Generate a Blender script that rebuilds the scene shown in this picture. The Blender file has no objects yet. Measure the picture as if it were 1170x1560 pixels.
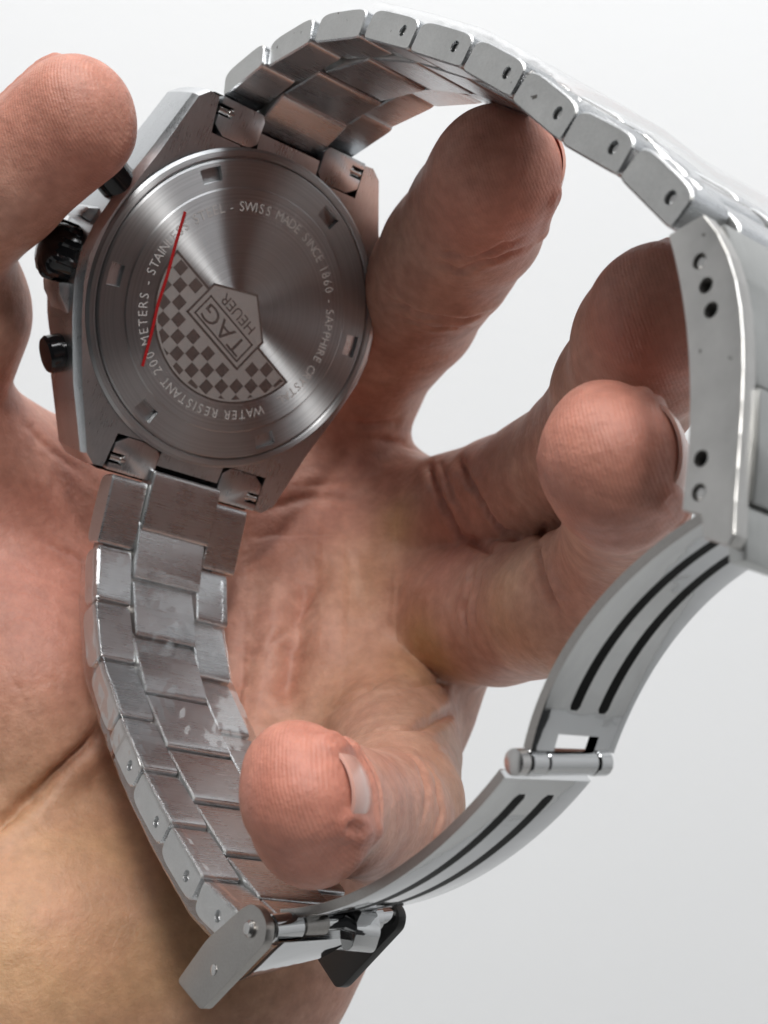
import bpy, bmesh, math, random
import numpy as np
from mathutils import Vector, Matrix
from mathutils.bvhtree import BVHTree

# ------------------------------------------------------------------ camera, world, lamps
K = 0.001                                   # the code works in millimetres
scene = bpy.context.scene
C = scene.collection
FPX, CX, CY = 2200.0, 585.0, 780.0          # focal length and centre in photograph pixels (1170 x 1560)

cam_d = bpy.data.cameras.new('camera')
cam = bpy.data.objects.new('camera', cam_d); C.objects.link(cam)
cam.rotation_euler = (math.radians(90), 0, 0)
cam_d.sensor_fit = 'HORIZONTAL'; cam_d.sensor_width = 36
cam_d.lens = 36 * FPX / 1170
cam_d.clip_start = 0.005; cam_d.clip_end = 20
cam_d.dof.use_dof = True; cam_d.dof.focus_distance = 0.145; cam_d.dof.aperture_fstop = 70
scene.camera = cam

w = bpy.data.worlds.new('World'); scene.world = w; w.use_nodes = True
bg = w.node_tree.nodes['Background']
bg.inputs[0].default_value = (0.95, 0.97, 1.0, 1); bg.inputs[1].default_value = 0.04

def area(name, loc, target, size, power, color=(1, 1, 1), sy=None):
    d = bpy.data.lights.new(name, 'AREA'); d.energy = power; d.color = color
    d.shape = 'RECTANGLE'; d.size = size * K; d.size_y = (sy or size) * K
    o = bpy.data.objects.new(name, d); C.objects.link(o)
    o.location = Vector(loc) * K
    o.rotation_euler = (Vector(target) - Vector(loc)).to_track_quat('-Z', 'Y').to_euler()
    return o
area('ceiling_lamp', (-160, 20, 1350), (0, 170, 0), 700, 12.0, (1.0, 0.975, 0.95), 500)
area('front_fill_light', (150, -915, 715), (-10, 170, 20), 150, 6.5, (1.0, 0.98, 0.95), 150)  # unseen front light, set up for the case-back fan and palm fill
area('wall_fill_light', (420, -620, 1250), (200, 640, -250), 1500, 19.5, (0.97, 0.985, 1.0), 300)  # added light with no fixture, brightens the wall

scene.view_settings.view_transform = 'Standard'
scene.view_settings.look = 'None'
scene.view_settings.exposure = 0.0
scene.view_settings.gamma = 1.0
scene.cycles.use_denoising = True
scene.cycles.max_bounces = 10
scene.cycles.transparent_max_bounces = 12

def P(px, py, d):                            # a point d millimetres deep, seen at a photograph pixel
    return np.array([(px - CX) / FPX * d, d, -(py - CY) / FPX * d])

# ------------------------------------------------------------------ materials
def newmat(name):
    m = bpy.data.materials.new(name); m.use_nodes = True
    nt = m.node_tree
    return m, nt, nt.nodes['Principled BSDF']
def ND(nt, typ, **kw):
    n = nt.nodes.new(typ)
    for k, v in kw.items(): setattr(n, k, v)
    return n
def tex_co(nt, scale=(1, 1, 1), rot=(0, 0, 0), out='Object'):
    tc = ND(nt, 'ShaderNodeTexCoord'); mp = ND(nt, 'ShaderNodeMapping')
    mp.inputs['Scale'].default_value = scale; mp.inputs['Rotation'].default_value = rot
    nt.links.new(tc.outputs[out], mp.inputs[0]); return mp.outputs[0]
def ramp(nt, fac, stops):
    r = ND(nt, 'ShaderNodeValToRGB'); cr = r.color_ramp
    while len(cr.elements) < len(stops): cr.elements.new(0.5)
    for e, (p, c) in zip(cr.elements, stops):
        e.position = p; e.color = c if len(c) == 4 else (*c, 1)
    nt.links.new(fac, r.inputs[0]); return r.outputs[0]
def noise(nt, vec, scale, detail=3, rough=0.55):
    n = ND(nt, 'ShaderNodeTexNoise'); n.inputs['Scale'].default_value = scale
    n.inputs['Detail'].default_value = detail; n.inputs['Roughness'].default_value = rough
    if vec is not None: nt.links.new(vec, n.inputs['Vector'])
    return n.outputs[0]
def bump(nt, h, strength, dist, normal=None):
    b = ND(nt, 'ShaderNodeBump'); b.inputs['Strength'].default_value = strength; b.inputs['Distance'].default_value = dist
    nt.links.new(h, b.inputs['Height'])
    if normal is not None: nt.links.new(normal, b.inputs['Normal'])
    return b.outputs[0]

def steel(name, col, rough, streak=None, bstr=0.25, spots=0.0, aniso=0.0):
    """brushed steel; streak = mapping scale (small along the brushing)"""
    m, nt, b = newmat(name)
    b.inputs['Metallic'].default_value = 1.0
    b.inputs['Base Color'].default_value = (*col, 1)
    b.inputs['Roughness'].default_value = rough
    if streak:
        v = tex_co(nt, streak)
        n = noise(nt, v, 1.0, 4)
        v2 = tex_co(nt, (1, 1, 1)); n2 = noise(nt, v2, 260, 3)
        r = ND(nt, 'ShaderNodeMapRange'); r.inputs['To Min'].default_value = rough * 0.72; r.inputs['To Max'].default_value = rough * 1.35
        mx = ND(nt, 'ShaderNodeMath', operation='ADD'); nt.links.new(n, mx.inputs[0]); nt.links.new(n2, mx.inputs[1])
        h = ND(nt, 'ShaderNodeMath', operation='MULTIPLY'); nt.links.new(mx.outputs[0], h.inputs[0]); h.inputs[1].default_value = 0.5
        nt.links.new(h.outputs[0], r.inputs['Value']); nt.links.new(r.outputs[0], b.inputs['Roughness'])
        nt.links.new(bump(nt, n, bstr, 0.00006), b.inputs['Normal'])
        cc = ramp(nt, h.outputs[0], [(0.3, tuple(c * 0.86 for c in col)), (0.7, tuple(min(1, c * 1.1) for c in col))])
        last = cc
        if spots:
            s = noise(nt, tex_co(nt), 900, 2)
            s2 = noise(nt, tex_co(nt), 170, 2)
            mm = ND(nt, 'ShaderNodeMath', operation='MULTIPLY'); nt.links.new(s, mm.inputs[0]); nt.links.new(s2, mm.inputs[1])
            sp = ramp(nt, mm.outputs[0], [(0.41, (0, 0, 0)), (0.45, (1, 1, 1))])
            mix = ND(nt, 'ShaderNodeMixRGB'); nt.links.new(sp, mix.inputs[0]); nt.links.new(cc, mix.inputs[1])
            mix.inputs[2].default_value = (0.12, 0.11, 0.10, 1); last = mix.outputs[0]
        nt.links.new(last, b.inputs['Base Color'])
    return m

M = {}
M['link'] = steel('brushed_link_steel', (0.60, 0.615, 0.63), 0.27, (300, 9000, 9000), 0.35)
M['link_side'] = steel('satin_link_side', (0.54, 0.54, 0.53), 0.40, (4000, 4000, 4000), 0.25, spots=1)
M['case'] = steel('brushed_case_steel', (0.57, 0.585, 0.60), 0.28, (7000, 500, 7000), 0.3)
M['clasp'] = steel('satin_clasp_steel', (0.53, 0.52, 0.505), 0.36, (6000, 400, 400), 0.2, spots=1)
M['clasp_top'] = steel('satin_clasp_top', (0.46, 0.465, 0.455), 0.34, (6000, 400, 400), 0.2)
M['polished'] = steel('polished_steel', (0.52, 0.525, 0.53), 0.06)
_nt = M['polished'].node_tree; _b = _nt.nodes['Principled BSDF']
_nt.links.new(bump(_nt, noise(_nt, tex_co(_nt, (60, 160, 160), (0.3, 0.2, 0.6)), 1.0, 3), 0.22, 0.0008), _b.inputs['Normal'])
M['plate'] = steel('satin_plate_steel', (0.34, 0.325, 0.31), 0.36, (4000, 4000, 4000), 0.15)
M['engrave'] = steel('etched_steel', (0.60, 0.59, 0.58), 0.55)
M['engrave'].node_tree.nodes['Principled BSDF'].inputs['Metallic'].default_value = 0.5
M['etch_dark'] = steel('etched_dark_square', (0.30, 0.295, 0.29), 0.36)
M['etch_light'] = steel('etched_light_ground', (0.50, 0.495, 0.485), 0.46)
M['etch_light'].node_tree.nodes['Principled BSDF'].inputs['Metallic'].default_value = 0.8
M['pin'] = steel('pin_steel', (0.5, 0.49, 0.48), 0.25)

m, nt, b = newmat('turned_case_back')        # circular brushing: a fan of light round the centre
b.inputs['Metallic'].default_value = 1; b.inputs['Base Color'].default_value = (0.60, 0.575, 0.56, 1)
b.inputs['Roughness'].default_value = 0.30; b.inputs['Anisotropic'].default_value = 1.0; b.inputs['Anisotropic Rotation'].default_value = 0.25
tg = ND(nt, 'ShaderNodeTangent'); tg.direction_type = 'RADIAL'; tg.axis = 'Z'
nt.links.new(tg.outputs[0], b.inputs['Tangent'])
tc = ND(nt, 'ShaderNodeTexCoord'); sx = ND(nt, 'ShaderNodeSeparateXYZ'); nt.links.new(tc.outputs['Object'], sx.inputs[0])
cb = ND(nt, 'ShaderNodeCombineXYZ'); nt.links.new(sx.outputs[0], cb.inputs[0]); nt.links.new(sx.outputs[1], cb.inputs[1])
ln = ND(nt, 'ShaderNodeVectorMath', operation='LENGTH'); nt.links.new(cb.outputs[0], ln.inputs[0])
c2 = ND(nt, 'ShaderNodeCombineXYZ'); nt.links.new(ln.outputs['Value'], c2.inputs[0])
nn = noise(nt, c2.outputs[0], 4200, 3)
rr = ramp(nt, nn, [(0.3, (0.38, 0.39, 0.40)), (0.7, (0.52, 0.53, 0.54))]); nt.links.new(rr, b.inputs['Base Color'])
mr = ND(nt, 'ShaderNodeMapRange'); mr.inputs['To Min'].default_value = 0.38; mr.inputs['To Max'].default_value = 0.5
nt.links.new(nn, mr.inputs['Value']); nt.links.new(mr.outputs[0], b.inputs['Roughness'])
M['back'] = m

m, nt, b = newmat('shaded_plate_metal')
b.inputs['Base Color'].default_value = (0.02, 0.02, 0.02, 1); b.inputs['Roughness'].default_value = 0.42; b.inputs['Specular IOR Level'].default_value = 0.3
M['dark'] = m  # shadowed inner side of the push plate, shade put into the colour
m, nt, b = newmat('black_coated_metal')
b.inputs['Base Color'].default_value = (0.006, 0.006, 0.007, 1); b.inputs['Roughness'].default_value = 0.14
b.inputs['Specular IOR Level'].default_value = 0.35
M['black'] = m
m, nt, b = newmat('black_recess_shade'); b.inputs['Base Color'].default_value = (0.006, 0.006, 0.006, 1); b.inputs['Roughness'].default_value = 0.45
b.inputs['Specular IOR Level'].default_value = 0.08; M['recess_shade'] = m  # near-black puts the shade of gaps and holes into the colour
m, nt, b = newmat('red_film_print'); b.inputs['Base Color'].default_value = (0.34, 0.012, 0.014, 1); b.inputs['Roughness'].default_value = 0.3
M['red'] = m

m, nt, b = newmat('clear_wrapping_film')
for l in list(b.outputs[0].links): nt.links.remove(l)
out = nt.nodes['Material Output']
tr = ND(nt, 'ShaderNodeBsdfTransparent'); gl = ND(nt, 'ShaderNodeBsdfGlossy'); gl.inputs['Roughness'].default_value = 0.07
gl.inputs['Color'].default_value = (1, 1, 1, 1)
df = ND(nt, 'ShaderNodeBsdfTranslucent'); df.inputs['Color'].default_value = (0.6, 0.62, 0.64, 1)
lw = ND(nt, 'ShaderNodeLayerWeight'); lw.inputs['Blend'].default_value = 0.32
mu = ND(nt, 'ShaderNodeMapRange'); mu.inputs['To Min'].default_value = 0.045; mu.inputs['To Max'].default_value = 0.42
nt.links.new(lw.outputs['Facing'], mu.inputs['Value'])
m1 = ND(nt, 'ShaderNodeMixShader'); nt.links.new(mu.outputs[0], m1.inputs[0]); nt.links.new(tr.outputs[0], m1.inputs[1]); nt.links.new(gl.outputs[0], m1.inputs[2])
m2 = ND(nt, 'ShaderNodeMixShader'); m2.inputs[0].default_value = 0.07
nt.links.new(m1.outputs[0], m2.inputs[1]); nt.links.new(df.outputs[0], m2.inputs[2])
nt.links.new(m2.outputs[0], out.inputs[0])
bn = bump(nt, noise(nt, tex_co(nt, (140, 420, 420), (0.5, 0.3, 0.2)), 1.0, 2, 0.4), 0.12, 0.0004); nt.links.new(bn, gl.inputs['Normal']); nt.links.new(bn, lw.inputs['Normal'])
M['film'] = m

m, nt, b = newmat('white_wall_paint')
v = tex_co(nt)
cc = ramp(nt, noise(nt, v, 3.0, 4), [(0.3, (0.81, 0.82, 0.83)), (0.7, (0.84, 0.85, 0.86))])
nt.links.new(cc, b.inputs['Base Color']); b.inputs['Roughness'].default_value = 0.8
nt.links.new(bump(nt, noise(nt, v, 220, 3), 0.1, 0.001), b.inputs['Normal'])
M['wall'] = m

m, nt, b = newmat('pale_floor'); v = tex_co(nt)
nt.links.new(ramp(nt, noise(nt, v, 5, 4), [(0.3, (0.56, 0.56, 0.55)), (0.7, (0.62, 0.62, 0.61))]), b.inputs['Base Color']); b.inputs['Roughness'].default_value = 0.6
M['floor'] = m

# skin: pigment from the vertex colours (R redness, G yellowness and yellow light on the wrist, B fingertip ridges, A dorsal)
m, nt, b = newmat('skin')
at = ND(nt, 'ShaderNodeAttribute', attribute_name='pigment')
sp = ND(nt, 'ShaderNodeSeparateColor'); nt.links.new(at.outputs['Color'], sp.inputs[0])
v = tex_co(nt)
mott = noise(nt, v, 130, 4); fine = noise(nt, v, 900, 3); big = noise(nt, v, 45, 3)
base = ramp(nt, mott, [(0.28, (0.41, 0.200, 0.145)), (0.5, (0.50, 0.270, 0.200)), (0.72, (0.60, 0.36, 0.275))])
def mixc(fac, c1, col, typ='MIX'):
    mx = ND(nt, 'ShaderNodeMixRGB', blend_type=typ)
    if isinstance(fac, float): mx.inputs[0].default_value = fac
    else: nt.links.new(fac, mx.inputs[0])
    nt.links.new(c1, mx.inputs[1])
    if isinstance(col, tuple): mx.inputs[2].default_value = (*col, 1)
    else: nt.links.new(col, mx.inputs[2])
    return mx.outputs[0]
c = mixc(sp.outputs[0], base, (0.50, 0.165, 0.115))
c = mixc(sp.outputs[1], c, (0.52, 0.32, 0.15))
c = mixc(at.outputs['Alpha'], c, (0.45, 0.27, 0.17))
blot = ramp(nt, big, [(0.42, (0, 0, 0)), (0.72, (0.45, 0.45, 0.45))])
c = mixc(blot, c, (0.50, 0.205, 0.15))
sk = ND(nt, 'ShaderNodeMapRange'); sk.inputs['From Min'].default_value = 0.3; sk.inputs['From Max'].default_value = 0.7; sk.inputs['To Min'].default_value = 0.86; sk.inputs['To Max'].default_value = 1.1
nt.links.new(noise(nt, v, 520, 5, 0.65), sk.inputs['Value'])
c = mixc(1.0, c, sk.outputs[0], 'MULTIPLY')
nt.links.new(c, b.inputs['Base Color'])
b.inputs['Subsurface Weight'].default_value = 0.22
b.inputs['Subsurface Radius'].default_value = (1.0, 0.32, 0.18); b.inputs['Subsurface Scale'].default_value = 0.0022
b.inputs['Specular IOR Level'].default_value = 0.36
rg = ND(nt, 'ShaderNodeMapRange'); rg.inputs['To Min'].default_value = 0.38; rg.inputs['To Max'].default_value = 0.56
nt.links.new(fine, rg.inputs['Value']); nt.links.new(rg.outputs[0], b.inputs['Roughness'])
wv = ND(nt, 'ShaderNodeTexWave'); wv.inputs['Scale'].default_value = 950; wv.inputs['Distortion'].default_value = 3.5
wv.inputs['Detail'].default_value = 1.5; wv.inputs['Detail Scale'].default_value = 0.35; wv.bands_direction = 'X'
nt.links.new(tex_co(nt, (1, 1, 1), (0.3, 0.2, 0.35)), wv.inputs['Vector'])
rm = ND(nt, 'ShaderNodeMath', operation='MULTIPLY'); nt.links.new(wv.outputs[1], rm.inputs[0]); nt.links.new(sp.outputs[2], rm.inputs[1])
vor = ND(nt, 'ShaderNodeTexVoronoi'); vor.inputs['Scale'].default_value = 1300; vor.feature = 'DISTANCE_TO_EDGE'
nt.links.new(v, vor.inputs['Vector'])
h1 = bump(nt, rm.outputs[0], 0.45, 0.00005)
h2 = bump(nt, vor.outputs[0], 0.18, 0.0002, h1)
st = noise(nt, tex_co(nt, (1500, 420, 420), (0, 0.5, 0)), 1.0, 4)
h3 = bump(nt, st, 0.12, 0.0003, h2)
h3 = bump(nt, noise(nt, v, 900, 5, 0.65), 0.55, 0.0003, h3)
nt.links.new(h3, b.inputs['Normal'])
M['skin'] = m
m, nt, b = newmat('fingernail')
b.inputs['Base Color'].default_value = (0.60, 0.34, 0.28, 1); b.inputs['Roughness'].default_value = 0.22
b.inputs['Subsurface Weight'].default_value = 0.25; b.inputs['Subsurface Radius'].default_value = (1, .5, .4); b.inputs['Subsurface Scale'].default_value = 0.001
M['nail'] = m
m, nt, b = newmat('nail_edge')
b.inputs['Base Color'].default_value = (0.72, 0.58, 0.50, 1); b.inputs['Roughness'].default_value = 0.35
M['nail_edge'] = m

# ------------------------------------------------------------------ mesh helpers
def link(name, verts, faces, mat, parent=None, smooth=35, matrix=None):
    me = bpy.data.meshes.new(name)
    v = np.asarray(verts, float) * K
    me.from_pydata(v.tolist(), [], faces); me.update()
    bm = bmesh.new(); bm.from_mesh(me); bmesh.ops.recalc_face_normals(bm, faces=bm.faces); bm.to_mesh(me); bm.free()
    if smooth:
        me.polygons.foreach_set('use_smooth', [True] * len(me.polygons)); me.set_sharp_from_angle(angle=math.radians(smooth))
    o = bpy.data.objects.new(name, me); C.objects.link(o)
    me.materials.append(M[mat] if isinstance(mat, str) else mat)
    if parent is not None: o.parent = parent
    return o
def from_bm(name, bm, mat, parent=None, smooth=35):
    me = bpy.data.meshes.new(name)
    bmesh.ops.recalc_face_normals(bm, faces=bm.faces)
    bmesh.ops.scale(bm, vec=(K, K, K), verts=bm.verts)
    bm.to_mesh(me); bm.free()
    me.polygons.foreach_set('use_smooth', [True] * len(me.polygons)); me.set_sharp_from_angle(angle=math.radians(smooth))
    o = bpy.data.objects.new(name, me); C.objects.link(o); me.materials.append(M[mat])
    if parent is not None: o.parent = parent
    return o
def prism(name, poly, axis, lo, hi, mat, parent=None, bevel=0.2, seg=2):
    """polygon extruded along x (poly in y,z) or z (poly in x,y), edges bevelled"""
    bm = bmesh.new()
    def pt(q, h): return (h, q[0], q[1]) if axis == 'x' else (q[0], q[1], h)
    a_ = [bm.verts.new(pt(q, lo)) for q in poly]; b_ = [bm.verts.new(pt(q, hi)) for q in poly]
    n = len(poly); bm.faces.new(a_); bm.faces.new(b_[::-1])
    for i in range(n): bm.faces.new((a_[i], a_[(i + 1) % n], b_[(i + 1) % n], b_[i]))
    bmesh.ops.recalc_face_normals(bm, faces=bm.faces)
    if bevel: bmesh.ops.bevel(bm, geom=bm.edges[:], offset=bevel, segments=seg, affect='EDGES', profile=0.6, clamp_overlap=True)
    return from_bm(name, bm, mat, parent, 30)
def lathe(name, prof, p0, axis, mat, parent=None, n=40, flute=None, smooth=35):
    """prof: list of (height, radius) along axis from p0"""
    ax = np.array(axis, float); ax /= np.linalg.norm(ax)
    u = np.cross(ax, [0, 0, 1.0]); u = u if np.linalg.norm(u) > .1 else np.cross(ax, [0, 1.0, 0]); u /= np.linalg.norm(u); v_ = np.cross(ax, u)
    vs, fs = [], []
    for k, (h, r) in enumerate(prof):
        for i in range(n):
            t = 2 * math.pi * i / n
            q = r * (flute(t, k) if flute else 1)
            vs.append(np.array(p0) + ax * h + (u * math.cos(t) + v_ * math.sin(t)) * q)
    for k in range(len(prof) - 1):
        for i in range(n):
            fs.append((k * n + i, k * n + (i + 1) % n, (k + 1) * n + (i + 1) % n, (k + 1) * n + i))
    fs.append(tuple(range(n))[::-1]); fs.append(tuple(range((len(prof) - 1) * n, len(prof) * n)))
    return link(name, vs, fs, mat, parent, smooth)
def tag(o, label, cat=None, kind=None, group=None):
    if label: o['label'] = label
    if cat: o['category'] = cat
    if kind: o['kind'] = kind
    if group: o['group'] = group
    return o

# ------------------------------------------------------------------ the wall behind, with unseen side returns added for reflections
bv = [(-1650, -500, -1000), (-1650, 640, -1000), (1650, 640, -1000), (1650, -500, -1000), (-1650, -500, 1700), (-1650, 640, 1700), (1650, 640, 1700), (1650, -500, 1700)]
bf = [(0, 1, 5, 4), (1, 2, 6, 5), (2, 3, 7, 6)]
tag(link('wall', bv, bf, 'wall', None, 0), 'plain white wall far behind the hand, with unseen side returns added for reflections', None, 'structure')

fv = [(-1650, -900, -1004), (1650, -900, -1004), (1650, 640, -1004), (-1650, 640, -1004)]  # floor added out of view for the blades to reflect
tag(link('floor', fv, [(0, 1, 2, 3)], 'floor', None, 0), 'unseen pale floor far below the hand, added to reflect in the steel', None, 'structure')

# ------------------------------------------------------------------ the hand (one continuous surface)
def rc(d, X, a, ra, b_, rb):                 # rounded cone distance on points X (..,3)
    ba = b_ - a; l2 = ba @ ba; rrr = ra - rb
    a2 = max(l2 - rrr * rrr, 1e-6); il2 = 1.0 / l2
    pa = X - a; y = pa @ ba; z = y - l2
    x2 = np.sum((pa * l2 - y[..., None] * ba) ** 2, -1)
    y2 = y * y * l2; z2 = z * z * l2
    k = np.sign(rrr) * rrr * rrr * x2
    d1 = np.sqrt(x2 + z2) * il2 - rb
    d2 = np.sqrt(x2 + y2) * il2 - ra
    d3 = (np.sqrt(x2 * a2 * il2) + y * rrr) * il2 - ra
    return np.where(np.sign(z) * a2 * z2 > k, d1, np.where(np.sign(y) * a2 * y2 < k, d2, d3))
def smin(a, b_, k):
    h = np.clip(0.5 + 0.5 * (b_ - a) / k, 0, 1)
    return b_ + (a - b_) * h - k * h * (1 - h)

FINGERS = {   # (pixel x, pixel y, depth mm, radius mm) from knuckle to tip
 'index':  [(492, 715, 214, 10.5), (548, 572, 208, 9.3), (628, 466, 193, 9.0), (688, 384, 176, 8.3), (722, 335, 168, 8.0), (757, 263, 156, 7.2)],
 'middle': [(640, 815, 207, 10.5), (782, 765, 188, 8.7), (905, 690, 166, 8.2), (955, 590, 146, 7.0), (985, 530, 136, 6.9), (1010, 478, 129, 6.6)],
 'ring':   [(650, 930, 204, 11.0), (760, 935, 182, 8.8), (884, 918, 160, 7.9), (945, 850, 150, 6.4), (955, 760, 134, 5.8), (931, 704, 118.5, 6.25)],
 'little': [(575, 1070, 198, 10.5), (598, 1150, 177, 8.2), (604, 1226, 156, 7.1), (585, 1246, 148, 6.6), (512, 1232, 134, 6.0), (459, 1216, 120, 5.3)],
 'thumb':  [(-80, 770, 188, 12.0), (-98, 605, 182, 8.6), (-66, 470, 174, 8.6), (-94, 362, 166, 7.6), (4, 280, 160, 7.0), (112, 183, 157, 6.95)],
}
EXTRA = {     # fuller pads
 'ring': [((918, 668, 121, 4.9), (945, 752, 121, 5.2))], 'little': [((450, 1176, 121, 4.5), (476, 1264, 122, 4.9)), ((490, 1228, 128, 5.6), (478, 1250, 124, 5.3))],
 'index': [((748, 256, 155, 6.2), (738, 315, 163, 7.0))],
}
KF = {'index': 2.6, 'middle': 3.2, 'thumb': 6.0}
PALM = [
 [(270, 1420, 184, 15), (490, 725, 215, 11.5)], [(270, 1420, 184, 15), (618, 825, 210, 12)],
 [(330, 1400, 184, 15), (640, 930, 206, 12.5)], [(400, 1370, 180, 13), (570, 1075, 199, 11.5)],
 [(-75, 760, 192, 14), (120, 810, 206, 13)], [(120, 810, 206, 13), (490, 735, 215, 11.5)], [(-75, 760, 192, 14.5), (30, 1075, 186, 17)],
 [(30, 1075, 186, 17), (240, 1000, 206, 14)], [(40, 1470, 177, 19), (300, 1400, 183, 17)],
 [(40, 1470, 177, 19), (-120, 1850, 178, 26)], [(370, 1400, 180, 13), (190, 1720, 180, 18.5)],
]
vox = 0.8
lo = np.array([-66., 104., -86.]); hi = np.array([40., 226., 60.])
dims = np.ceil((hi - lo) / vox).astype(int)
gx, gy, gz = [lo[i] + vox * np.arange(dims[i]) for i in range(3)]
def stamp(field, a, ra, b_, rb, k):
    m_ = max(ra, rb) + 14
    mn = np.minimum(a, b_) - m_; mx = np.maximum(a, b_) + m_
    i0 = np.clip(((mn - lo) / vox).astype(int), 0, dims - 1); i1 = np.clip(((mx - lo) / vox).astype(int) + 1, 1, dims)
    s = tuple(slice(i0[j], i1[j]) for j in range(3))
    X = np.stack(np.meshgrid(gx[s[0]], gy[s[1]], gz[s[2]], indexing='ij'), -1)
    d = rc(None, X, a, ra, b_, rb)
    field[s] = smin(field[s], d, k)
palm = np.full(dims, 30.0)
for A, B_ in PALM: stamp(palm, P(*A[:3]), A[3], P(*B_[:3]), B_[3], 7.0)
hand = palm.copy()
for nm, js in FINGERS.items():
    f_ = np.full(dims, 30.0)
    for A, B_ in zip(js[:-1], js[1:]): stamp(f_, P(*A[:3]), A[3], P(*B_[:3]), B_[3], 1.8)
    for A, B_ in EXTRA.get(nm, []): stamp(f_, P(*A[:3]), A[3], P(*B_[:3]), B_[3], 1.0)
    hand = smin(hand, smin(palm, f_, KF.get(nm, 4.0)), 0.7)

def surface_nets(F, lo, h):
    I, J, L = F.shape
    ins = F < 0
    c8 = [F[i:I - 1 + i, j:J - 1 + j, k:L - 1 + k] for i in (0, 1) for j in (0, 1) for k in (0, 1)]
    s8 = sum((c < 0).astype(np.int8) for c in c8)
    act = (s8 > 0) & (s8 < 8)
    idx = np.full(act.shape, -1, np.int64); ids = np.argwhere(act); idx[act] = np.arange(len(ids))
    acc = np.zeros((len(ids), 3)); cnt = np.zeros(len(ids))
    off = [(i, j, k) for i in (0, 1) for j in (0, 1) for k in (0, 1)]
    val = np.stack([c[act] for c in c8], 1)
    for a in range(8):
        for b_ in range(a + 1, 8):
            d = np.array(off[b_]) - np.array(off[a])
            if np.abs(d).sum() != 1: continue
            va, vb = val[:, a], val[:, b_]; cr = (va < 0) != (vb < 0)
            t = np.where(cr, va / np.where(cr, va - vb, 1), 0)
            p = np.array(off[a]) + t[:, None] * d
            acc[cr] += p[cr]; cnt[cr] += 1
    verts = (ids + acc / cnt[:, None]) * h + lo
    faces = []
    for ax in range(3):
        sh = [slice(None)] * 3; sh2 = [slice(None)] * 3; sh[ax] = slice(0, -1); sh2[ax] = slice(1, None)
        e = ins[tuple(sh)] != ins[tuple(sh2)]
        o1, o2 = [k for k in range(3) if k != ax]
        q = np.argwhere(e); q = q[(q[:, o1] > 0) & (q[:, o2] > 0) & (q[:, o1] < F.shape[o1] - 1) & (q[:, o2] < F.shape[o2] - 1)]
        def g(d1, d2):
            r = q.copy(); r[:, o1] -= d1; r[:, o2] -= d2; return idx[r[:, 0], r[:, 1], r[:, 2]]
        f4 = np.stack([g(1, 1), g(0, 1), g(0, 0), g(1, 0)], 1)
        fl = ins[q[:, 0], q[:, 1], q[:, 2]] ^ (ax == 1)
        f4[~fl] = f4[~fl][:, ::-1]
        faces.append(f4)
    return verts, np.concatenate(faces)
hv, hf = surface_nets(hand, lo, vox)
me = bpy.data.meshes.new('hand'); me.from_pydata((hv * K).tolist(), [], hf.tolist()); me.update()
bm = bmesh.new(); bm.from_mesh(me)
for _ in range(3): bmesh.ops.smooth_vert(bm, verts=bm.verts, factor=0.5, use_axis_x=True, use_axis_y=True, use_axis_z=True)
bmesh.ops.recalc_face_normals(bm, faces=bm.faces)
bm.to_mesh(me); bm.free()
tmp = bpy.data.objects.new('tmp', me); C.objects.link(tmp)
md = tmp.modifiers.new('s', 'SUBSURF'); md.levels = 1; md.render_levels = 1
me2 = bpy.data.meshes.new_from_object(tmp.evaluated_get(bpy.context.evaluated_depsgraph_get()))
bpy.data.objects.remove(tmp); me2.name = 'hand'
nv = len(me2.vertices)
V = np.empty(nv * 3); me2.vertices.foreach_get('co', V); V = V.reshape(-1, 3) / K
N_ = np.empty(nv * 3); me2.vertices.foreach_get('normal', N_); N_ = N_.reshape(-1, 3)
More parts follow.
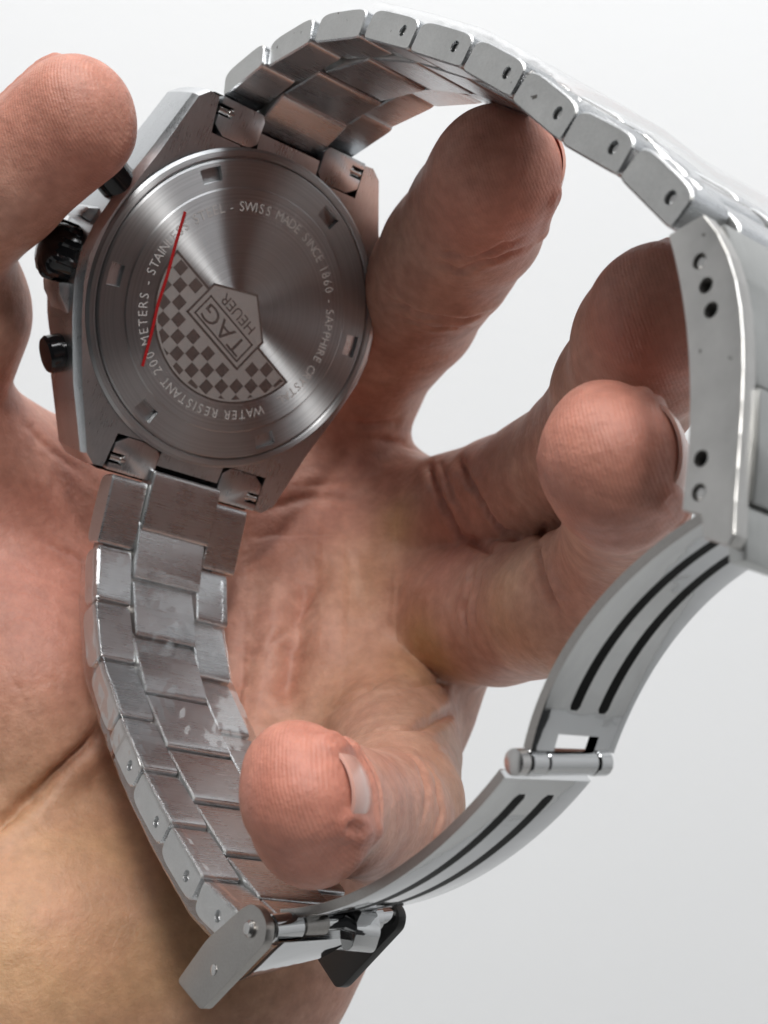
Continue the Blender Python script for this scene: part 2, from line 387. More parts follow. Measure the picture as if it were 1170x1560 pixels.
# creases: polylines laid on the skin, pressed in as grooves
bvh = BVHTree.FromPolygons([Vector(x) for x in hv], [tuple(f) for f in hf])
def on_skin(px, py):
    d = Vector(P(px, py, 1.0)).normalized()
    h = bvh.ray_cast(Vector((0, 0, 0)), d)
    return None if h[0] is None else np.array(h[0])
CREASES = [  # pixel polyline, depth, width (mm)
 ([(165, 1102), (120, 1150), (60, 1205), (0, 1255), (-60, 1290)], 1.3, 1.4),
 ([(655, 395), (700, 412), (760, 392), (815, 372)], 0.5, 0.8), ([(660, 380), (720, 393), (800, 360)], 0.35, 0.6),
 ([(590, 455), (640, 480), (700, 490), (755, 475)], 0.6, 0.9), ([(600, 480), (660, 500), (730, 498)], 0.4, 0.7),
 ([(530, 640), (570, 648), (615, 640)], 0.7, 0.9), ([(560, 668), (610, 676), (650, 690)], 0.45, 0.8),
 ([(650, 705), (672, 760), (700, 815), (760, 845)], 0.7, 0.9), ([(700, 700), (725, 750), (755, 800), (800, 828)], 0.7, 0.9), ([(668, 700), (690, 750), (712, 790)], 0.3, 0.7),
 ([(835, 800), (820, 850), (835, 900), (862, 950)], 0.6, 0.8), ([(722, 865), (705, 930), (712, 985)], 0.6, 0.9), ([(735, 870), (722, 930), (730, 980)], 0.3, 0.7),
 ([(470, 880), (452, 950), (440, 1030), (425, 1090)], 1.5, 3.0), ([(545, 830), (548, 900), (550, 960)], 0.7, 3.0),
 ([(400, 880), (385, 960), (370, 1030), (362, 1080)], 0.9, 2.6), ([(395, 1010), (440, 960), (480, 900)], 0.25, 0.6),
 ([(500, 1090), (560, 1060), (610, 1020)], 0.3, 0.8), ([(560, 1115), (630, 1112), (700, 1080)], 0.8, 1.0), ([(610, 1050), (670, 1040), (730, 1050)], 0.35, 0.7),
 ([(400, 780), (470, 760), (560, 765)], 0.4, 1.4), ([(455, 745), (540, 735), (600, 720)], 0.25, 1.0),
 ([(60, 820), (130, 860), (150, 930)], 0.2, 1.0), ([(30, 640), (80, 690), (140, 730)], 0.25, 1.2),
 ([(640, 1150), (665, 1185), (672, 1240), (655, 1300)], 0.3, 0.7), ([(600, 1130), (640, 1165), (650, 1215), (640, 1270)], 0.3, 0.8),
 ([(668, 1130), (690, 1140)], 0.25, 0.5), ([(665, 1142), (695, 1152)], 0.25, 0.5), ([(668, 1155), (692, 1166)], 0.25, 0.5),
]
rq = np.random.default_rng(11)
for _ in range(60):                          # fine lines of the palm
    x0, y0 = rq.uniform(370, 720), rq.uniform(780, 1110); an = rq.normal(1.9, 0.6); ln_ = rq.uniform(25, 75)
    CREASES.append(([(x0, y0), (x0 + math.cos(an) * ln_ * .5 + rq.normal(0, 4), y0 + math.sin(an) * ln_ * .5), (x0 + math.cos(an) * ln_, y0 + math.sin(an) * ln_)], rq.uniform(0.05, 0.16), 0.55))
for _ in range(40):
    x0, y0 = rq.uniform(0, 140), rq.uniform(640, 1080); an = rq.normal(0.9, 0.5); ln_ = rq.uniform(30, 80)
    CREASES.append(([(x0, y0), (x0 + math.cos(an) * ln_, y0 + math.sin(an) * ln_)], rq.uniform(0.04, 0.12), 0.6))
disp = np.zeros(nv)
def polydist(Q, pts):
    d = np.full(len(Q), 1e9)
    for a, b_ in zip(pts[:-1], pts[1:]):
        ab = b_ - a; t = np.clip(((Q - a) @ ab) / max(ab @ ab, 1e-9), 0, 1)
        d = np.minimum(d, np.linalg.norm(Q - a - t[:, None] * ab, axis=1))
    return d
def nail_grid(js, dorsal, length, half, over, lift=0.3):
    """curved plate on the back of the last finger bone, with its free edge over the tip"""
    A, B_ = P(*js[-2][:3]), P(*js[-1][:3]); r_ = js[-1][3]
    ax = (B_ - A) / np.linalg.norm(B_ - A); dz = np.array(dorsal, float); dz -= ax * (dz @ ax); dz /= np.linalg.norm(dz); sd = np.cross(ax, dz)
    nu, nvv = 16, 14; vs = []
    for layer, th in ((0, 0.45), (1, 0.0)):
        for j in range(nvv + 1):
            t = j / nvv; s = -length + (length + over) * t + r_ * 0.45
            for i in range(nu + 1):
                a_ = (i / nu * 2 - 1) * half
                edge = 1 - 0.10 * (abs(a_) / half) ** 4
                drop = max(0, t - 0.75) * 1.2
                rr_ = r_ * math.sqrt(1 - min(0.9, max(0, s + 0.25 * r_) / (1.75 * r_)) ** 2) * 0.99 + lift * (0.4 + t) + th * 0.7 - 0.11 * r_ * (abs(a_) / half) ** 4
                sl = s - (0.9 * r_ * 0.35) * (a_ / half) ** 2 * max(0, t - .35)
                vs.append(B_ + ax * sl + (dz * math.cos(a_) * 0.94 + sd * math.sin(a_)) * rr_)
    return vs, nu, nvv
NAILS = [('little', (1, 0.45, 0.12), 7.5, 0.72, 0.5), ('ring', (1, 0.45, 0.05), 8, 0.8, 0.5), ('index', (1, 0.9, 0.4), 10, 1.0, 0.2), ('middle', (1, 0.7, 0.2), 10, 1.0, 0.2), ('thumb', (-0.5, 1, 0.4), 11, 1.0, 0.3)]
for nk, *na in NAILS:                        # the skin folds up round each nail
    gv, nu_, nv_ = nail_grid(FINGERS[nk], *na); gv = np.array(gv)[:(nu_ + 1) * (nv_ + 1)].reshape(nv_ + 1, nu_ + 1, 3)
    for ln_ in (gv[:, 0], gv[:, -1], gv[0]):
        d = polydist(V, ln_); disp += 0.42 * np.exp(-((d - 0.75) / 0.55) ** 2) - 0.30 * np.exp(-(d / 0.35) ** 2)
rng = np.random.default_rng(4)
for pl, dep, wid in CREASES:
    pts = []
    for (x0, y0), (x1, y1) in zip(pl[:-1], pl[1:]):
        n = max(2, int(math.hypot(x1 - x0, y1 - y0) / 8))
        for i in range(n):
            t = i / n; j = rng.normal(0, 1.0, 2)
            q = on_skin(x0 + (x1 - x0) * t + j[0], y0 + (y1 - y0) * t + j[1])
            if q is not None: pts.append(q)
    if len(pts) < 2: continue
    pts = [pts[0]] + [q for p_, q in zip(pts[:-1], pts[1:]) if np.linalg.norm(q - p_) < 8]
    if len(pts) < 2: continue
    pts = np.array(pts)
    sel = np.all((V > pts.min(0) - 5) & (V < pts.max(0) + 5), axis=1)
    d = polydist(V[sel], pts)
    e0 = np.linalg.norm(V[sel] - pts[0], axis=1); e1_ = np.linalg.norm(V[sel] - pts[-1], axis=1)
    fade = np.clip(np.minimum(e0, e1_) / 3.0, 0.25, 1)
    disp[sel] += fade * (-dep * np.exp(-(d / (wid * 0.55)) ** 2) + 0.28 * dep * np.exp(-((d - wid * 1.5) / wid) ** 2))
for x, y, r_, am in [(470, 765, 6, .7), (590, 850, 6, .9), (650, 900, 5, .6), (620, 985, 6, .9), (500, 960, 6, .8), (540, 1060, 6, .7), (760, 930, 6, .5), (400, 940, 5, .6)]:
    q = on_skin(x, y)
    if q is not None: disp += am * np.exp(-(np.linalg.norm(V - q, axis=1) / r_) ** 2)
crease_d = disp.copy()
# low unevenness of the flesh
def lump(Q, s, seed):
    r_ = np.random.default_rng(seed); o_ = np.zeros(len(Q))
    for _ in range(7):
        k_ = r_.normal(0, 1, 3); k_ /= np.linalg.norm(k_); o_ += np.sin(Q @ k_ * 2 * math.pi / s * r_.uniform(.7, 1.4) + r_.uniform(0, 6.3))
    return o_ / 7
disp += 0.28 * lump(V, 16, 1) + 0.08 * lump(V, 6, 2)
V2 = V + N_ * disp[:, None]
me2.vertices.foreach_set('co', (V2 * K).ravel())
# pigment, with the wrist's yellow light painted in
pig = np.zeros((nv, 4))
def blob(ch, p, r_, amt): pig[:, ch] += amt * np.exp(-(np.linalg.norm(V - p, axis=1) / r_) ** 2)
for nm, js in FINGERS.items():
    blob(0, P(*js[-1][:3]), 9, 1.0); blob(2, P(*js[-1][:3]), 8.5, 1.4); blob(0, P(*js[-3][:3]), 8, 0.25); blob(0, P(*js[1][:3]), 9, 0.3)
for x, y, r_, am in [(520, 840, 9, .25), (640, 930, 8, .4), (480, 740, 12, .35), (420, 1000, 9, .2), (80, 760, 20, .45), (60, 950, 18, .4), (700, 800, 8, .3)]:
    q = on_skin(x, y)
    if q is not None: blob(0, q, r_, am)
for x, y, r_, am in [(655, 985, 4.5, 1.1), (610, 790, 3.5, .7), (90, 1400, 20, .9), (560, 880, 7, .35), (540, 1040, 9, .4), (770, 930, 7, .4), (260, 1330, 16, .4)]:  # calluses, and yellow light on the wrist put into the colour
    q = on_skin(x, y)
    if q is not None: blob(1, q, r_, am)
lt = P(*FINGERS['little'][2][:3]); blob(3, lt + np.array([6, 0, 0]), 10, 0.9); blob(3, P(640, 1150, 170), 8, .6)
pig[:, 0] += np.clip(-crease_d * 0.35, 0, 0.3)  # creases coloured redder and darker
pig = np.clip(pig, 0, 1); pig[:, :2] *= 0.85
ca = me2.color_attributes.new('pigment', 'FLOAT_COLOR', 'POINT'); ca.data.foreach_set('color', pig.ravel())
me2.polygons.foreach_set('use_smooth', [True] * len(me2.polygons))
me2.materials.clear(); me2.materials.append(M['skin']); me2.update()
hand_o = bpy.data.objects.new('hand', me2); C.objects.link(hand_o)
tag(hand_o, 'left hand, palm to the viewer, fingers curled through the steel watch bracelet', 'hand')

def nail(js, dorsal, length, half, over, lift=0.3):
    vs, nu, nvv = nail_grid(js, dorsal, length, half, over, lift); fs = []
    W = nu + 1; L_ = (nvv + 1) * W
    for j in range(nvv):
        for i in range(nu):
            q = (j * W + i, j * W + i + 1, (j + 1) * W + i + 1, (j + 1) * W + i)
            fs.append(q); fs.append(tuple(L_ + k for k in q[::-1]))
    for i in range(nu):
        for j in (0, nvv): fs.append((j * W + i, j * W + i + 1, L_ + j * W + i + 1, L_ + j * W + i))
    for j in range(nvv):
        for i in (0, nu): fs.append((j * W + i, (j + 1) * W + i, L_ + (j + 1) * W + i, L_ + j * W + i))
    return link('fingernail', vs, fs, 'nail', hand_o, 50)

for nk, *na in NAILS: nail(FINGERS[nk], *na)

# ------------------------------------------------------------------ the watch, in the frame of its case back
c0 = np.array([-17.415906598888615, 173.83885476811724, 24.052440423344503])
aX = np.array([0.7813351436791152, 0.576379373439144, -0.23937880258250963])
aY = np.array([0.33061011576277627, -0.05692557365342274, 0.9420490594547358])
aZ = np.array([0.5293508709799768, -0.8151970908547996, -0.23503480264550497])
watch = bpy.data.objects.new('wristwatch', None); C.objects.link(watch)
watch.empty_display_size = 0.01
mat = Matrix.Identity(4)
for i in range(3):
    mat[i][0], mat[i][1], mat[i][2], mat[i][3] = aX[i], aY[i], aZ[i], c0[i] * K
watch.matrix_world = mat
tag(watch, 'steel wristwatch seen from its engraved back, bracelet open, held in the hand', 'watch')

# case body -------------------------------------------------------------
half = [(4.3, -20.7), (4.3, -18.3), (10.5, -18.3), (10.7, -22.6), (12.3, -22.9), (13.6, -21.8), (16.4, -14.4), (19.0, -7.4), (20.2, -3.2), (20.6, 0)]
right = half + [(x, -y) for x, y in half[-2::-1]]
left = [(-x, -y) for x, y in right]
outline = np.array([(x + (1.0 if y < -15 else 0.0), y) for x, y in right + left])
def fine_out(sc, dz=0):
    return [(x * sc, y * sc) for x, y in outline]
def case_layers():
    lay = [(-0.75, -0.55), (-0.35, -1.0), (0.0, -1.6), (0.9, -5.0), (0.7, -8.5), (-0.5, -9.6)]
    vs, fs = [], []
    n = len(outline)
    for grow, z in lay:
        for x, y in outline:
            r_ = math.hypot(x, y)
            outer = 1.0 if (abs(x - (1.0 if y < -15 else 0)) > 10.9 or abs(y) < 15) else 0.0
            g = grow * outer * (0.35 if x < 0 and grow > 0 else 1)
            zz = z - (0.9 * max(0, abs(y) - 16) / 7)       # lugs slope away a little
            vs.append((x + g * x / r_, y + g * y / r_ * (0.3 if abs(y) > 18 else 1), zz))
    for k in range(len(lay) - 1):
        for i in range(n):
            fs.append((k * n + i, k * n + (i + 1) % n, (k + 1) * n + (i + 1) % n, (k + 1) * n + i))
    fs.append(tuple(range(n)))
    fs.append(tuple(range((len(lay) - 1) * n, len(lay) * n))[::-1])
    return vs, fs
vs, fs = case_layers()
case = link('case', vs, fs, 'case', watch, 18)
lathe('bezel', [(0, 19.5), (-2.2, 19.8), (-3.0, 18.6)], (0, 0, -9.5), (0, 0, 1), 'case', case, 64)
# crown guards
for sy in (1, -1):
    prism('crown_guard', [(-18.4, sy * 3.2), (-21.6, sy * 3.9), (-21.0, sy * 5.2), (-18.0, sy * (8.4 if sy < 0 else 6.2)), (-16.5, sy * 4)], 'z', -8.2, -2.6, 'case', case, 0.5)
def flute(t, k): return 1 + (0.055 if math.cos(10 * t) > 0.1 else -0.03) * (1 if 1 <= k <= 4 else 0.0)
crown = lathe('crown', [(-0.6, 2.2), (0, 3.1), (0.25, 3.35), (3.0, 3.35), (3.5, 3.05), (4.1, 2.3), (4.3, 1.2)], (-19.5, -0.5, -5.2), (-1, 0, 0), 'black', case, 80, flute)
for sy in (1, -1):
    d = np.array([-0.88, sy * 0.475, 0]); p0 = np.array([-15.0, -10.1, -5.2]) if sy < 0 else np.array([-16.6, 8.0, -3.0])
    pu = lathe('pusher', [(0, 1.5), (1.0, 1.5), (1.0, 2.1), (1.2, 2.25), (4.5, 2.25), (4.85, 2.0), (4.9, 1.0)], p0, d, 'black', case, 40)

# case back with real tool notches --------------------------------------
NA = [-33.4 + 60 * k for k in range(6)]                  # degrees from 12 o'clock towards +x
def nz(r_):                                              # cross-section of the back
    for (r0, z0), (r1, z1) in zip(PROF[:-1], PROF[1:]):
        if r0 <= r_ <= r1 + 1e-9: return z0 + (z1 - z0) * (r_ - r0) / max(r1 - r0, 1e-9)
    return PROF[-1][1]
PROF = [(0, 0.12), (14.55, 0.12), (14.75, 0.0), (17.75, -0.06), (17.98, -0.22), (18.0, -0.9)]
rads = [0, 2, 5, 8, 11, 13, 14.55, 14.75, 15.6, 17.3, 17.75, 17.98, 18.0]
NT = 360
def in_notch(i, k):
    if not (8 <= k < 9): return False
    t = (i + 0.5) * 360 / NT
    return any(abs((t - a_ + 180) % 360 - 180) < 4.2 for a_ in NA)
vs = []; fs = []; mat_i = []
def vid(i, k): return k * NT + (i % NT)
for k, r_ in enumerate(rads):
    for i in range(NT):
        t = math.radians(i * 360 / NT); vs.append((r_ * math.sin(t), r_ * math.cos(t), nz(r_)))
low = {}
def lowv(i, k):
    key = (i % NT, k)
    if key not in low:
        x, y, z = vs[vid(i, k)]; vs.append((x, y, z - 0.75)); low[key] = len(vs) - 1
    return low[key]
for k in range(len(rads) - 1):
    for i in range(NT):
        if in_notch(i, k):
            fs.append((lowv(i, k), lowv(i, k + 1), lowv(i + 1, k + 1), lowv(i + 1, k)))
            for (i0, k0), (i1, k1), (in_, kn) in (((i, k), (i, k + 1), (i - 1, k)), ((i + 1, k), (i + 1, k + 1), (i + 1, k)), ((i, k), (i + 1, k), (i, k - 1)), ((i, k + 1), (i + 1, k + 1), (i, k + 1))):
                if not in_notch(in_, kn): fs.append((vid(i0, k0), vid(i1, k1), lowv(i1, k1), lowv(i0, k0)))
        else: fs.append((vid(i, k), vid(i, k + 1), vid(i + 1, k + 1), vid(i + 1, k)))
back = link('case_back', vs, fs, 'back', watch, 25)
# raised ring of the case round the back, with a groove between
lathe_prof = []
def ring(name, rz, matn, parent):
    vs, fs = [], []; n = 180
    for r_, z in rz:
        for i in range(n):
            t = 2 * math.pi * i / n; vs.append((r_ * math.cos(t), r_ * math.sin(t), z))
    m_ = len(rz)
    for k in range(m_ - 1):
        for i in range(n): fs.append((k * n + i, k * n + (i + 1) % n, (k + 1) * n + (i + 1) % n, (k + 1) * n + i))
    return link(name, vs, fs, matn, parent, 25)
ring('case_back_seat', [(18.12, -0.9), (18.15, -0.30), (18.35, -0.15), (18.9, -0.15), (19.25, -0.56)], 'back', watch)

# engraving -----------------------------------------------------------------
def glyphs(txt, size, depth=0.02):
    cu = bpy.data.curves.new('t', 'FONT'); cu.body = txt; cu.size = size; cu.align_x = 'CENTER'; cu.align_y = 'CENTER'; cu.resolution_u = 3
    o = bpy.data.objects.new('t', cu); C.objects.link(o)
    me_ = bpy.data.meshes.new_from_object(o.evaluated_get(bpy.context.evaluated_depsgraph_get()))
    v_ = [tuple(q.co) for q in me_.vertices]; f_ = [tuple(p.vertices) for p in me_.polygons]
    bpy.data.objects.remove(o); bpy.data.curves.remove(cu); bpy.data.meshes.remove(me_)
    return v_, f_
WID = {'I': .5, '-': .7, 'W': 1.3, 'M': 1.22, ' ': .62, '1': .8, 'E': .95, 'L': .9}
def ring_text(txt, ang0, ang1, R, size):
    ws = [WID.get(ch, 1.0) for ch in txt]; tot = sum(ws); V_, F_ = [], []; acc = 0
    for ch, w_ in zip(txt, ws):
        mid = ang0 + (ang1 - ang0) * (acc + w_ / 2) / tot; acc += w_
        if ch == ' ': continue
        gv, gf = glyphs(ch, size); t = math.radians(mid); o_ = len(V_)
        ux, uy = math.cos(t), -math.sin(t); nx, ny = math.sin(t), math.cos(t)
        for x, y, z in gv:
            x *= 0.92
            V_.append((ux * x + nx * (R + y), uy * x + ny * (R + y), 0.145))
        F_ += [tuple(o_ + k for k in f) for f in gf]
    return V_, F_
TV, TF = [], []
for s, a0, a1 in (('SWISS MADE SINCE 1860 - SAPPHIRE CRYSTAL', -22, 134), ('WATER RESISTANT 200 METERS - ', 144, 272), ('STAINLESS STEEL -', -88.5, -24.5)):
    v_, f_ = ring_text(s, a0, a1, 12.45, 1.62); o_ = len(TV); TV += v_; TF += [tuple(o_ + k for k in f) for f in f_]
link('engraved_text', TV, TF, 'engrave', back, 0)
# logo frame: text runs towards upper left on the back
lx = np.array([-0.888, 0.459]); ly = np.array([-0.459, -0.888])
def LG(X, Y, z=0.15): q = lx * X + ly * Y; return (q[0], q[1], z)
def flat(name, quads, z, matn, parent):
    V_, F_ = [], []
    for poly in quads:
        o_ = len(V_); V_ += [LG(x, y, z) for x, y in poly]; F_.append(tuple(range(o_, o_ + len(poly))))
    return link(name, V_, F_, matn, parent, 0)
def clip_circle(poly, R):
    out_ = []
    n = len(poly)
    for i in range(n):
        p_, q_ = np.array(poly[i], float), np.array(poly[(i + 1) % n], float)
        pin, qin = np.hypot(*p_) <= R, np.hypot(*q_) <= R
        if pin: out_.append(tuple(p_))
        if pin != qin:
            a_, b_ = 0.0, 1.0
            for _ in range(24):
                m_ = (a_ + b_) / 2; inside = np.hypot(*(p_ + (q_ - p_) * m_)) <= R
                if inside == pin: a_ = m_
                else: b_ = m_
            out_.append(tuple(p_ + (q_ - p_) * a_))
    return out_
RF = 11.0
ground = [(math.cos(t) * RF, math.sin(t) * RF) for t in np.linspace(math.asin(1.15 / RF), math.pi - math.asin(1.15 / RF), 60)]
flat('checker_ground', [ground], 0.135, 'etch_light', back)
cell = 1.42; sq = []
logo_poly = lambda x, y: (-5.0 < x < 4.9) and y < 5.2 and y > -1
for i in range(-9, 10):
    for j in range(0, 8):
        if (i + j) % 2: continue
        x0, y0 = i * cell, 1.35 + j * cell
        if logo_poly(x0 + cell / 2, y0 + cell / 2) or logo_poly(x0 + .2, y0 + .2) or logo_poly(x0 + cell - .2, y0 + .2): continue
        p_ = clip_circle([(x0 + .03, y0 + .03), (x0 + cell - .03, y0 + .03), (x0 + cell - .03, y0 + cell - .03), (x0 + .03, y0 + cell - .03)], RF - 0.35)
        if len(p_) > 2: sq.append(p_)
flat('checker_squares', sq, 0.15, 'etch_dark', back)
def strip(pts, w_, closed=False):
    q = []
    pts = [np.array(p_, float) for p_ in pts]; n = len(pts)
    for i in range(n if closed else n - 1):
        a_, b_ = pts[i], pts[(i + 1) % n]; d = (b_ - a_) / np.linalg.norm(b_ - a_); nrm = np.array([-d[1], d[0]]) * w_ / 2; e = d * w_ / 2
        q.append([tuple(a_ - e - nrm), tuple(b_ + e - nrm), tuple(b_ + e + nrm), tuple(a_ - e + nrm)])
    return q
flat('flag_edge', strip([(x, y) for x, y in ground], 0.22) + strip([(10.9, 1.1), (-10.9, 1.1)], 0.3), 0.158, 'etch_dark', back)
shield = [(4.85, 4.85), (-4.85, 4.85), (-4.85, 0.2), (-0.1, -3.0), (4.85, 0.2)]
flat('logo_shield', [shield], 0.165, 'etch_light', back)
flat('logo_outline', strip(shield, 0.26, True) + strip([(4.1, 4.25), (-4.1, 4.25), (-4.1, 1.45), (4.1, 1.45)], 0.22, True), 0.178, 'etch_dark', back)
def flat_text(name, txt, X, Y, size, sx_, z, matn):
    v_, f_ = glyphs(txt, size); link(name, [LG(X + x * sx_, Y + y, z) for x, y, _ in v_], f_, matn, back, 0)
flat_text('logo_text', 'TAG', 0, 2.85, 3.0, 1.25, 0.185, 'etch_dark')
flat_text('logo_text', 'HEUER', 0, 0.25, 1.9, 1.05, 0.185, 'etch_dark')
rl = [(-10.9, 8.6), (-10.75, 5), (-10.45, 1), (-10.4, -2.5), (-10.0, -6), (-9.75, -9.9)]
V_, F_ = [], []
for i, (x, y) in enumerate(rl):
    V_ += [(x - 0.19, y, 0.20), (x + 0.19, y, 0.20)]
    if i: F_.append((2 * i - 2, 2 * i - 1, 2 * i + 1, 2 * i))
tag(link('red_line', V_, F_, 'red', back, 0), 'thin red line across the left of the case back')

# bracelet ------------------------------------------------------------------
T = np.array([[23.3, -3.34], [26.73, 4.08], [29.51, 12.57], [29.85, 22.31], [28.24, 32.14], [26.21, 42.29], [23.33, 51.46], [19.57, 60.3], [17.1, 68.83], [13.24, 76.63]])
Bt = np.array([[-23.3, -0.6], [-30.99, 1.46], [-36.79, 5.87], [-42.0, 11.9], [-45.6, 20.3], [-48.4, 28.9], [-50.6, 37.7], [-52.2, 46.2], [-52.2, 53.4]])
CEN = np.array([-10.0, 44.0])
rnd = random.Random(7)
def link_piece(name, p, q, x0, x1, h, matn, gap=0.18, hole=None, drop=0.0, tilt=0.0, wav=0.0):
    d = q - p; L_ = np.linalg.norm(d); d = d / L_; nrm = np.array([-d[1], d[0]])
    if nrm @ (CEN - (p + q) / 2) < 0: nrm = -nrm
    prof = []
    n = 28
    for i in range(n):
        t = 2 * math.pi * (i + 0.5) / n; c_, s_ = math.cos(t), math.sin(t)
        ss = L_ / 2 + (L_ / 2 - gap) * math.copysign(abs(c_) ** (0.17 if s_ > 0 else 0.42), c_)
        tt = -h / 2 + h / 2 * math.copysign(abs(s_) ** (0.17 if s_ > 0 else 0.5), s_)
        tt += (ss / L_ - 0.5) * tilt - drop
        prof.append((ss, tt))
    prof = np.array(prof)
    cen = np.array([L_ * 0.5, -h / 2 - drop])
    def put(x, pr): return [(x, *(p + d * s_ + nrm * t_)) for s_, t_ in pr]
    bev = 0.16
    inset = cen + (prof - cen) * (1 - 2 * bev / np.array([L_, h]))
    vs = []; fs = []
    sx_ = 1 if x1 > x0 else -1
    for x, pr in ((x0, inset), (x0 + bev * sx_, prof), (x1 - bev * sx_, prof), (x1, inset)): vs += put(x, pr)
    for k in range(3):
        for i in range(n): fs.append((k * n + i, k * n + (i + 1) % n, (k + 1) * n + (i + 1) % n, (k + 1) * n + i))
    fs.append(tuple(range(3 * n, 4 * n)))
    hp = None
    if hole is None: fs.append(tuple(range(n)))
    else:
        hc = np.array([L_ * hole, -h * 0.52 - drop]); hr = 0.58
        ang = np.arctan2(inset[:, 1] - hc[1], inset[:, 0] - hc[0])
        au = ang[0] + np.arange(n) * 2 * math.pi / n
        hcir = np.stack([hc[0] + hr * np.cos(au), hc[1] + hr * np.sin(au)], 1)
        o_ = len(vs); vs += put(x0, hcir); vs += put(x0 + 0.7 * sx_, hcir)
        for i in range(n):
            j = (i + 1) % n
            fs.append((i, j, o_ + j, o_ + i)); fs.append((o_ + i, o_ + j, o_ + n + j, o_ + n + i))
        fs.append(tuple(range(o_ + n, o_ + 2 * n)))
        hp = (x0 + 0.7 * sx_, *(p + d * hc[0] + nrm * hc[1]))
    ob = link(name, vs, fs, matn, watch, 32)
    me_ = ob.data; me_.materials.append(M['link_side'])
    for pl in me_.polygons:
        if abs(pl.normal.x) > 0.75: pl.material_index = 1
    if hp is not None:
        lathe('pin_end', [(0, 0.40), (-0.35 * sx_ * 1.0, 0.40), (-0.42 * sx_, 0.3)] if sx_ < 0 else [(0, .40), (0.35, .40), (0.42, .3)], hp, (-1, 0, 0), 'pin', ob, 14)
    return ob
def half_w(i, n): return 9.2 - 0.8 * min(1, i / 3)
def band(J, holes, tl0, tl1, o1=0.0):
    n = len(J) - 1
    off = lambda k: o1 * max(0, 1 - k * 0.45)
    for i in range(n):
        hw = half_w(i, n)
        if i == 0: continue
        for sx_ in (-1, 1):
            link_piece('side_link', J[i], J[i + 1], off(i) + sx_ * hw, off(i) + sx_ * (4.5 if i == 1 else 4.13), 3.35, 'link', 0.13, holes.get(i) if sx_ < 0 else None, 0.0, rnd.uniform(tl0, tl1))
    mids = [(J[i] + J[i + 1]) / 2 for i in range(n)]
    for i in range(len(mids) - 1):
        # pull the pin line of the middle links onto the chain
        link_piece('centre_link', mids[i] * 1.0, mids[i + 1], off(i + .5) - (4.55 if i == 0 else 4.07), off(i + .5) + (4.55 if i == 0 else 4.07), 3.3, 'link', 0.13, None, -0.1, rnd.uniform(tl0, tl1))
    for q_, hw in [(j_, 7.6) for j_ in J[1:-1]] + [(m_, 3.9) for m_ in mids]:      # pins the links turn on, added to block light through the gaps
        o_ = CEN - q_; o_ = q_ - o_ / np.linalg.norm(o_) * 1.8
        lathe('link_pin', [(0, 1.25), (2 * hw, 1.25)], (-hw, *o_), (1, 0, 0), 'plate', watch, 12)
    return mids
mt = band(T, {3: .74, 4: .74, 5: .74, 6: .74, 7: .74, 8: .74}, -.15, .2)
mb = band(Bt, {4: .72, 5: .72, 6: .70, 7: .6}, .1, .4, 1.0)
link_piece('centre_link', mt[-1], T[-1] + (T[-1] - mt[-1]) * 0.35, -4.07, 4.07, 3.2, 'link', 0.08, None, -0.1)
link_piece('centre_link', mb[-1], Bt[-1], -4.07, 4.07, 3.2, 'link', 0.08, None, -0.1)
# end links at the case
for s, J in ((1, T), (-1, Bt)):
    ox = 0.0 if s > 0 else 1.0
    for sx_ in (-1, 1):
        wing = link_piece('end_link_wing', J[0] + np.array([-s * 0.35, 0.1]), J[1] + (J[1] - J[0]) * 0.02, ox + sx_ * 9.5, ox + sx_ * 4.75, 3.4, 'link', 0.03)
    y0 = J[0][0]; m0 = (J[0] + J[1]) / 2
    link_piece('end_link_centre', np.array([s * 21.2, J[0][1] + 0.25]), m0 + (J[1] - J[0]) * 0.18, ox - 4.7, ox + 4.7, 3.0, 'link', 0.04, None, -0.4, 0.4 if s < 0 else 0.0)
    # hollow tabs that sit in the case, each with its spring bar
    for sx_ in (-1, 1):
        poly = [(4.42, 19.3), (5.3, 18.42), (9.0, 18.42), (10.38, 19.4), (10.38, 20.6), (8.7, 20.6), (8.7, 21.9), (10.38, 21.9), (10.38, 22.75), (4.9, 22.75), (4.42, 22.0)]
        tab = prism('end_link_tab', [(ox + sx_ * x, s * y) for x, y in poly], 'z', -3.0, -0.85, 'case', watch, 0.1)
        lathe('spring_bar', [(0, .42), (1.3, .42), (1.3, .62), (1.9, .62)], (ox + sx_ * 10.35, s * 21.25, -1.45), (-sx_, 0, 0), 'pin', tab, 18)
        prism('tab_recess_shade', [(ox + sx_ * 8.2, s * 20.3), (ox + sx_ * 10.4, s * 20.3), (ox + sx_ * 10.4, s * 22.1), (ox + sx_ * 8.2, s * 22.1)], 'z', -3.2, -2.3, 'recess_shade', tab, 0)  # black block stands in for the shade under the spring bar
    prism('lug_gap_shade', [(ox - 10.6, s * 18.25), (ox + 10.6, s * 18.25), (ox + 10.6, s * 23.2), (ox - 10.6, s * 23.2)], 'z', -6.0, -3.3, 'recess_shade', watch, 0)  # black block paints the shade between the lugs

